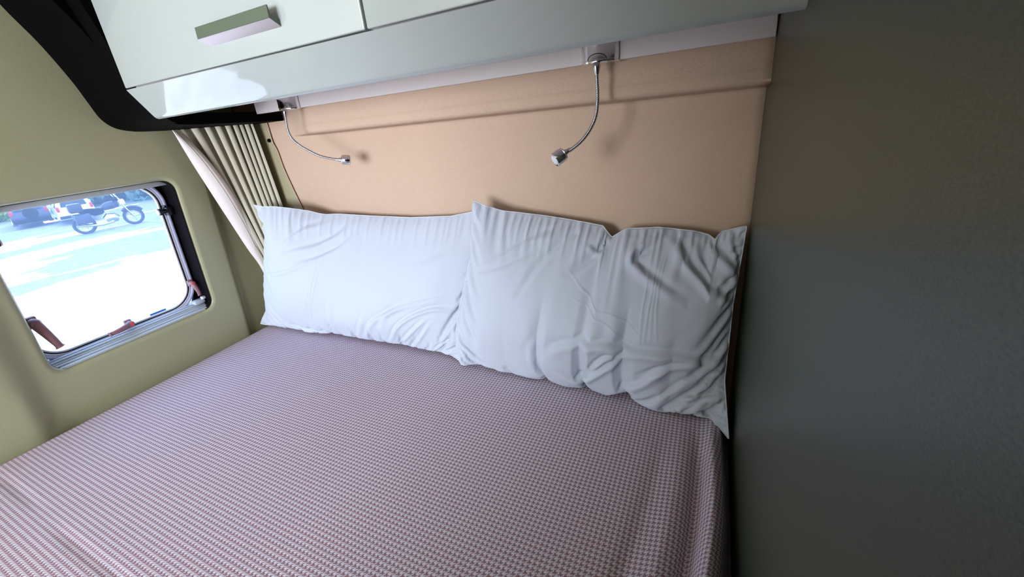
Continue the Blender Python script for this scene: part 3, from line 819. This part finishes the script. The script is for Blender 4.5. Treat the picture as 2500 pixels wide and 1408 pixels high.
# ---------------------------------------------------------------- curtain in the corner
cur = empty('curtain', (.12, -.09, .30)); tag(cur, 'gathered cream curtain hanging in the corner under the black pelmet', 'curtain')
ns, nt_ = 260, 60
S = np.linspace(0, 1, ns)
def cpath(s, t):
    """plan position of the curtain at fraction s along it and t down"""
    top = np.array([(.100, -.180), (.116, -.125), (.140, -.085), (.150, -.052), (.166, -.026)])
    bot = np.array([(.085, -.020), (.100, -.018), (.130, -.018), (.170, -.016), (.215, -.014)])
    k = np.linspace(0, 1, 5)
    a = np.stack([np.interp(s, k, top[:, i]) for i in (0, 1)], -1); b = np.stack([np.interp(s, k, bot[:, i]) for i in (0, 1)], -1)
    return a * (1 - t) + b * t
rows = []
fold = np.array([0, .14, .27, .40, .52, .65, .76, .88, 1.0])
ph = np.interp(S, fold, np.arange(len(fold)))
for j in range(nt_):
    t = j / (nt_ - 1); tt = t ** .95
    c = cpath(S, tt)
    d = np.gradient(c, axis=0); nrm = np.stack([d[:, 1], -d[:, 0]], -1); nrm /= np.linalg.norm(nrm, axis=1)[:, None] + 1e-9
    w = 2 * math.pi * ph + .5 * math.sin(3.2 * t) * (S - .3) * 2
    amp = (.0115 - .004 * t) * (1 - .4 * np.exp(-(S / .06) ** 2))
    prof_ = np.sign(np.cos(w)) * np.abs(np.cos(w)) ** .75
    off = amp * prof_
    tang = d / (np.linalg.norm(d, axis=1)[:, None] + 1e-9)
    c2 = c + nrm * off[:, None] + tang * (.0035 * np.sin(2 * w))[:, None]
    z = .619 - .617 * t
    rows.append(np.stack([np.maximum(c2[:, 0], LEAN * z + .004), np.minimum(c2[:, 1], -.009), np.full(ns, z)], -1))
me = grid_mesh('curtain_cloth', np.array(rows)); link('curtain_cloth', me, M['curtain'], cur, smooth=True)
# turned-back pale leading edge
def strip(t):
    L_ = catmull([(.104, -.198, .619), (.098, -.178, .54), (.091, -.152, .45), (.083, -.125, .36), (.076, -.098, .27), (.070, -.074, .20), (.062, -.058, .10), (.058, -.05, .003)], 60)
    R_ = catmull([(.106, -.194, .619), (.121, -.160, .55), (.122, -.127, .46), (.110, -.100, .37), (.098, -.080, .28), (.086, -.066, .21), (.072, -.052, .10), (.066, -.046, .003)], 60)
    return L_, R_
L_, R_ = strip(0)
G = []
for a, b in zip(L_, R_):
    row = []
    for k in range(13):
        f = k / 12
        p = a.lerp(b, f) + Vector((.004 * math.sin(math.pi * f), -.004 * math.sin(math.pi * f), 0))
        row.append((p.x + .002, p.y - .003, p.z))
    row.append((row[-1][0] - .004, row[-1][1] + .010, row[-1][2]))
    G.append(row)
me = grid_mesh('leading_edge', np.array(G)); o = link('leading_edge', me, M['lining'], cur, smooth=True)
o['label'] = 'pale turned-back lining edge'
bm = bmesh.new(); tube(bm, [Vector(r[10]) + Vector((.0003, -.0006, 0)) for r in G], .0007, 6); obj_bm('hem_stitching', bm, M['curtain'], cur, smooth=True)

# ---------------------------------------------------------------- outdoors
GZ = -3.30
bm = bmesh.new(); bx(bm, -120, 30, -60, 90, GZ - .1, GZ)
o = obj_bm('ground', bm, M['ground']); tag(o, kind='structure')

def foliage(name, centre, size, n, m, parent, leaf=.10, seed=0):
    r = random.Random(seed); bm = bmesh.new()
    cs = [(Vector((r.gauss(0, .42) * size[0], r.gauss(0, .42) * size[1], r.gauss(0, .36) * size[2])), r.uniform(.22, .42)) for _ in range(14)]
    for i in range(n):
        c, q = r.choice(cs)
        d = Vector((r.gauss(0, 1), r.gauss(0, 1), r.gauss(0, 1))).normalized()
        p = Vector(centre) + c + Vector((d.x * size[0], d.y * size[1], d.z * size[2])) * q * r.uniform(.6, 1)
        u = Vector((r.gauss(0, 1), r.gauss(0, 1), r.gauss(0, 1))).normalized(); v = u.orthogonal().normalized()
        s = leaf * r.uniform(.6, 1.5)
        vs = [bm.verts.new(p + u * s), bm.verts.new(p + v * s * .5), bm.verts.new(p - u * s), bm.verts.new(p - v * s * .5)]
        bm.faces.new(vs)
    return obj_bm(name, bm, m, parent)
def tree(x, y, h, size, m, label, seed, n=2600, leaf=.16, group='trees round the car park'):
    t = empty('tree', (x, y, GZ)); tag(t, label, 'tree', group)
    bm = bmesh.new(); tube(bm, [(x, y, GZ), (x + .1, y, GZ + h * .35), (x, y + .15, GZ + h * .8)], [.22, .16, .06], 10)
    obj_bm('trunk', bm, M['bark'], t, smooth=True)
    foliage('foliage', (x, y, GZ + h), size, n, m, t, leaf, seed)
    return t

for (x, y, h, sz, m, lb, sd) in (
    (-57, 8.0, 1.9, (3.0, 4.0, 2.6), 'leaf_green', 'sunlit yellow-green tree behind the parked cars', 1),
    (-48, 10.2, 1.5, (1.4, 2.6, 1.5), 'leaf_green', 'low sunlit yellow-green bush left of the dark car', 9),
    (-47, 17.0, 2.2, (3, 3.5, 2.8), 'leaf_dark', 'blue-green tree behind the white car', 2),
    (-42, 20.5, 2.0, (3, 3.5, 2.8), 'leaf_dark', 'broad blue-green tree behind the front wheel of the motorcycle', 3),
    (-58, 24.0, 3.0, (4, 5, 3.6), 'leaf_dark', 'distant blue-green tree seen between nearer trees', 4)):
    tree(x, y, h, sz, M[m], lb, sd, 2600, .32)
for k, (x, y) in enumerate(((-20, 24.5), (-27.5, 25.5), (-35.5, 25), (-44, 26), (-52.5, 25.5))):
    tree(x, y, 11.0, (2.6, 3.0, 7.0), M['leaf_dark'], 'tall shade tree beside the car park, ' + ('nearest the van', 'second from the van', 'middle one of five', 'second from the far end', 'furthest from the van')[k], 20 + k, 3200, .55, 'shade trees beside the car park')

for k, (x, y) in enumerate(((-22, 35), (-30, 36), (-38, 35.5), (-46.5, 36))):
    tree(x, y, 16.5, (3.0, 2.6, 7.5), M['leaf_dark'], 'taller shade tree in the back row, ' + ('nearest the van', 'second from the van', 'third from the van', 'furthest from the van')[k], 40 + k, 3200, .6, 'shade trees beside the car park')

def wheel(parent, gp, x, y, r, w, ax):
    bm = bmesh.new(); c = Vector((x, y, GZ + r)); a = Vector(ax).normalized()
    pr = [(-.5, .55), (-.5, .92), (-.38, 1), (.38, 1), (.5, .92), (.5, .55)]
    tube(bm, [c + a * w * s for s, _ in pr], [r * q for _, q in pr], 22)
    o = obj_bm('wheel', bm, M['tyre'], gp, smooth=True, sharp=40)
    bm = bmesh.new(); tube(bm, [c - a * w * .52, c + a * w * .52], r * .5, 16); sub_of(o, gp, 'rim', bm, M['chrome_dull'], smooth=True, sharp=40)
def suv(x, y, ang, paint, label, tailcol='tail', spare=False, s=1.0):
    """upright estate car seen from its tail; local +Y points away"""
    root = empty('car', (x, y, GZ)); tag(root, label, 'car', 'cars parked outside the window')
    R = Matrix.Translation((x, y, GZ)) @ Matrix.Rotation(ang, 4, 'Z') @ Matrix.Scale(s, 4)
    def part(nm, bm, m, **k):
        bmesh.ops.transform(bm, matrix=R, verts=bm.verts[:]); return obj_bm(nm, bm, m, root, **k)
    # body from side profile (y along, z), width varying with height
    prof = [(0, .42), (-.02, .62), (0, .98), (.05, 1.08), (.20, 1.62), (.34, 1.72), (1.6, 1.76), (2.25, 1.68), (2.95, 1.14), (4.05, 1.02), (4.35, .86), (4.42, .55), (4.36, .36), (.1, .34)]
    bm = bmesh.new()
    wd = lambda z: .90 if z < 1.1 else .90 - .22 * (z - 1.1) / .66
    a = [bm.verts.new((-wd(z), y_, z)) for y_, z in prof]; b = [bm.verts.new((wd(z), y_, z)) for y_, z in prof]
    bm.faces.new(a); bm.faces.new(b[::-1])
    for i in range(len(prof)): bm.faces.new((a[i], b[i], b[(i + 1) % len(prof)], a[(i + 1) % len(prof)]))
    bmesh.ops.bevel(bm, geom=bm.edges[:], offset=.035, segments=2, affect='EDGES')
    part('body', bm, paint, smooth=True, sharp=40)
    bm = bmesh.new()
    v = [bm.verts.new(p) for p in ((-.62, .045, 1.15), (.62, .045, 1.15), (.54, .165, 1.58), (-.54, .165, 1.58))]; bm.faces.new(v)
    r = bmesh.ops.extrude_face_region(bm, geom=bm.faces[:]); bmesh.ops.translate(bm, vec=(0, -.03, .004), verts=[g_ for g_ in r['geom'] if isinstance(g_, bmesh.types.BMVert)])
    part('rear_window', bm, M['car_glass'])
    for sx_ in (-1, 1):
        bm = bmesh.new()
        q = [(.42, 1.16, .905), (2.72, 1.16, .905), (2.20, 1.60, .755), (.50, 1.60, .755)]
        v = [bm.verts.new((sx_ * (w_), y_, z)) for y_, z, w_ in q]; bm.faces.new(v)
        r = bmesh.ops.extrude_face_region(bm, geom=bm.faces[:]); bmesh.ops.translate(bm, vec=(-sx_ * .05, 0, 0), verts=[g_ for g_ in r['geom'] if isinstance(g_, bmesh.types.BMVert)])
        part('side_window', bm, M['car_glass'])
        bm = bmesh.new(); bx(bm, sx_ * .80 - .075, sx_ * .80 + .075, -.03, .06, .88, 1.20, .02); part('tail_light', bm, M['tail'], smooth=True, sharp=40)
        bm = bmesh.new(); bx(bm, sx_ * 1.0 - .10, sx_ * 1.0 + .10, 2.75, 2.87, 1.05, 1.22, .03); part('mirror', bm, paint, smooth=True, sharp=40)
    bm = bmesh.new(); bx(bm, -.86, .86, -.10, .02, .42, .60, .03); part('bumper', bm, M['tyre'], smooth=True, sharp=40)
    bm = bmesh.new(); bx(bm, -.26, .26, -.035, -.01, .72, .84, .006); part('number_plate', bm, M['whitep'])
    if spare:
        bm = bmesh.new(); tube(bm, [(.05, -.22, .95), (.05, -.20, .95), (.05, -.03, .95)], [.30, .36, .36], 24); part('spare_wheel', bm, M['tyre'], smooth=True, sharp=40)
    for sx_ in (-1, 1):
        for yy in (.85, 3.5):
            p = R @ Vector((sx_ * .84, yy, 0)); wheel(root, root, p.x, p.y, .35 * s, .22 * s, (math.cos(ang), math.sin(ang), 0))
    return root
def motorbike(x, y, ang, s, label):
    root = empty('motorcycle', (x, y, GZ)); tag(root, label, 'motorcycle')
    R = Matrix.Translation((x, y, GZ)) @ Matrix.Rotation(ang, 4, 'Z') @ Matrix.Scale(s, 4)
    def part(nm, bm, m, **k):
        bmesh.ops.transform(bm, matrix=R, verts=bm.verts[:]); return obj_bm(nm, bm, m, root, smooth=True, sharp=45)
    for nm, cx in (('wheel', -.76), ('wheel', .78)):
        bm = bmesh.new(); pts = [(cx + .30 * math.cos(a), 0, .34 + .30 * math.sin(a)) for a in [2 * math.pi * k / 32 for k in range(33)]]
        tube(bm, pts, .055, 10, cap=False); part(nm, bm, M['tyre'])
        bm = bmesh.new(); pts = [(cx + .22 * math.cos(a), 0, .34 + .22 * math.sin(a)) for a in [2 * math.pi * k / 32 for k in range(33)]]
        tube(bm, pts, .015, 8, cap=False)
        for k in range(5):
            a = 2 * math.pi * k / 5; tube(bm, [(cx, 0, .34), (cx + .22 * math.cos(a), 0, .34 + .22 * math.sin(a))], .014, 6)
        part('rim', bm, M['chrome_dull'])
    bm = bmesh.new(); tube(bm, [(-.12, 0, .40), (.0, 0, .46), (.16, 0, .44), (.30, 0, .36)], [.14, .20, .20, .12], 14); part('engine', bm, M['chrome_dull'])
    bm = bmesh.new(); tube(bm, catmull([(.46, 0, .86), (.30, 0, .92), (.08, 0, .90), (-.08, 0, .80)], 12), [.05, .09, .12, .14, .155, .16, .16, .155, .15, .14, .12, .09, .05], 16); part('fuel_tank', bm, M['bike'])
    bm = bmesh.new(); tube(bm, catmull([(-.05, 0, .78), (-.25, 0, .76), (-.50, 0, .82), (-.78, 0, .88)], 12), [.08, .11, .13, .14, .14, .14, .14, .13, .12, .11, .10, .08, .05], 14); part('saddle', bm, M['black'])
    bm = bmesh.new(); bx(bm, -1.02, -.62, -.22, .22, .86, 1.20, .05); part('top_box', bm, M['bike'])
    for q in (-1, 1):
        bm = bmesh.new(); bx(bm, -.98, -.50, q * .30 - .12, q * .30 + .12, .42, .78, .05); part('pannier', bm, M['bike'])
        bm = bmesh.new(); tube(bm, [(.78, q * .09, .34), (.50, q * .09, 1.02)], .028, 8); part('fork', bm, M['chrome_dull'])
        bm = bmesh.new(); tube(bm, catmull([(.1, q * .15, .30), (-.3, q * .2, .26), (-.8, q * .22, .34), (-1.0, q * .22, .38)], 10), .045, 10); part('exhaust', bm, M['chrome_dull'])
        bm = bmesh.new(); tube(bm, [(.42, q * .36, 1.24), (.44, q * .36, 1.25)], .07, 12); part('mirror', bm, M['chrome_dull'])
    bm = bmesh.new(); tube(bm, catmull([(.30, -.38, 1.06), (.44, -.20, 1.12), (.48, 0, 1.06), (.44, .20, 1.12), (.30, .38, 1.06)], 16), .018, 8); part('handlebar', bm, M['black'])
    bm = bmesh.new(); tube(bm, [(.50, 0, .95), (.66, 0, .98), (.68, 0, .98)], [.12, .12, .08], 16); part('headlamp', bm, M['whitep'])
    bm = bmesh.new()
    v = [bm.verts.new(p) for p in ((.56, -.2, 1.05), (.56, .2, 1.05), (.40, .15, 1.42), (.40, -.15, 1.42))]; bm.faces.new(v)
    r = bmesh.ops.extrude_face_region(bm, geom=bm.faces[:]); bmesh.ops.translate(bm, vec=(.012, 0, 0), verts=[g_ for g_ in r['geom'] if isinstance(g_, bmesh.types.BMVert)])
    part('windscreen', bm, M['whitep'])
    bm = bmesh.new(); pts = [(.78 + .40 * math.cos(a), 0, .34 + .40 * math.sin(a)) for a in [rad(30 + 110 * k / 12) for k in range(13)]]
    tube(bm, pts, .05, 8); part('front_mudguard', bm, M['bike'])

suv(-38.6, 9.6, rad(76), M['car_dark'], 'dark car with a wheel on its tail, parked furthest left outside', spare=True)
suv(-35.6, 10.9, rad(76), M['car_white'], 'white car parked between the dark car and the motorcycle')
motorbike(-29.4, 10.1, rad(77), 1.4, 'dark touring motorcycle parked on the tarmac outside the window')
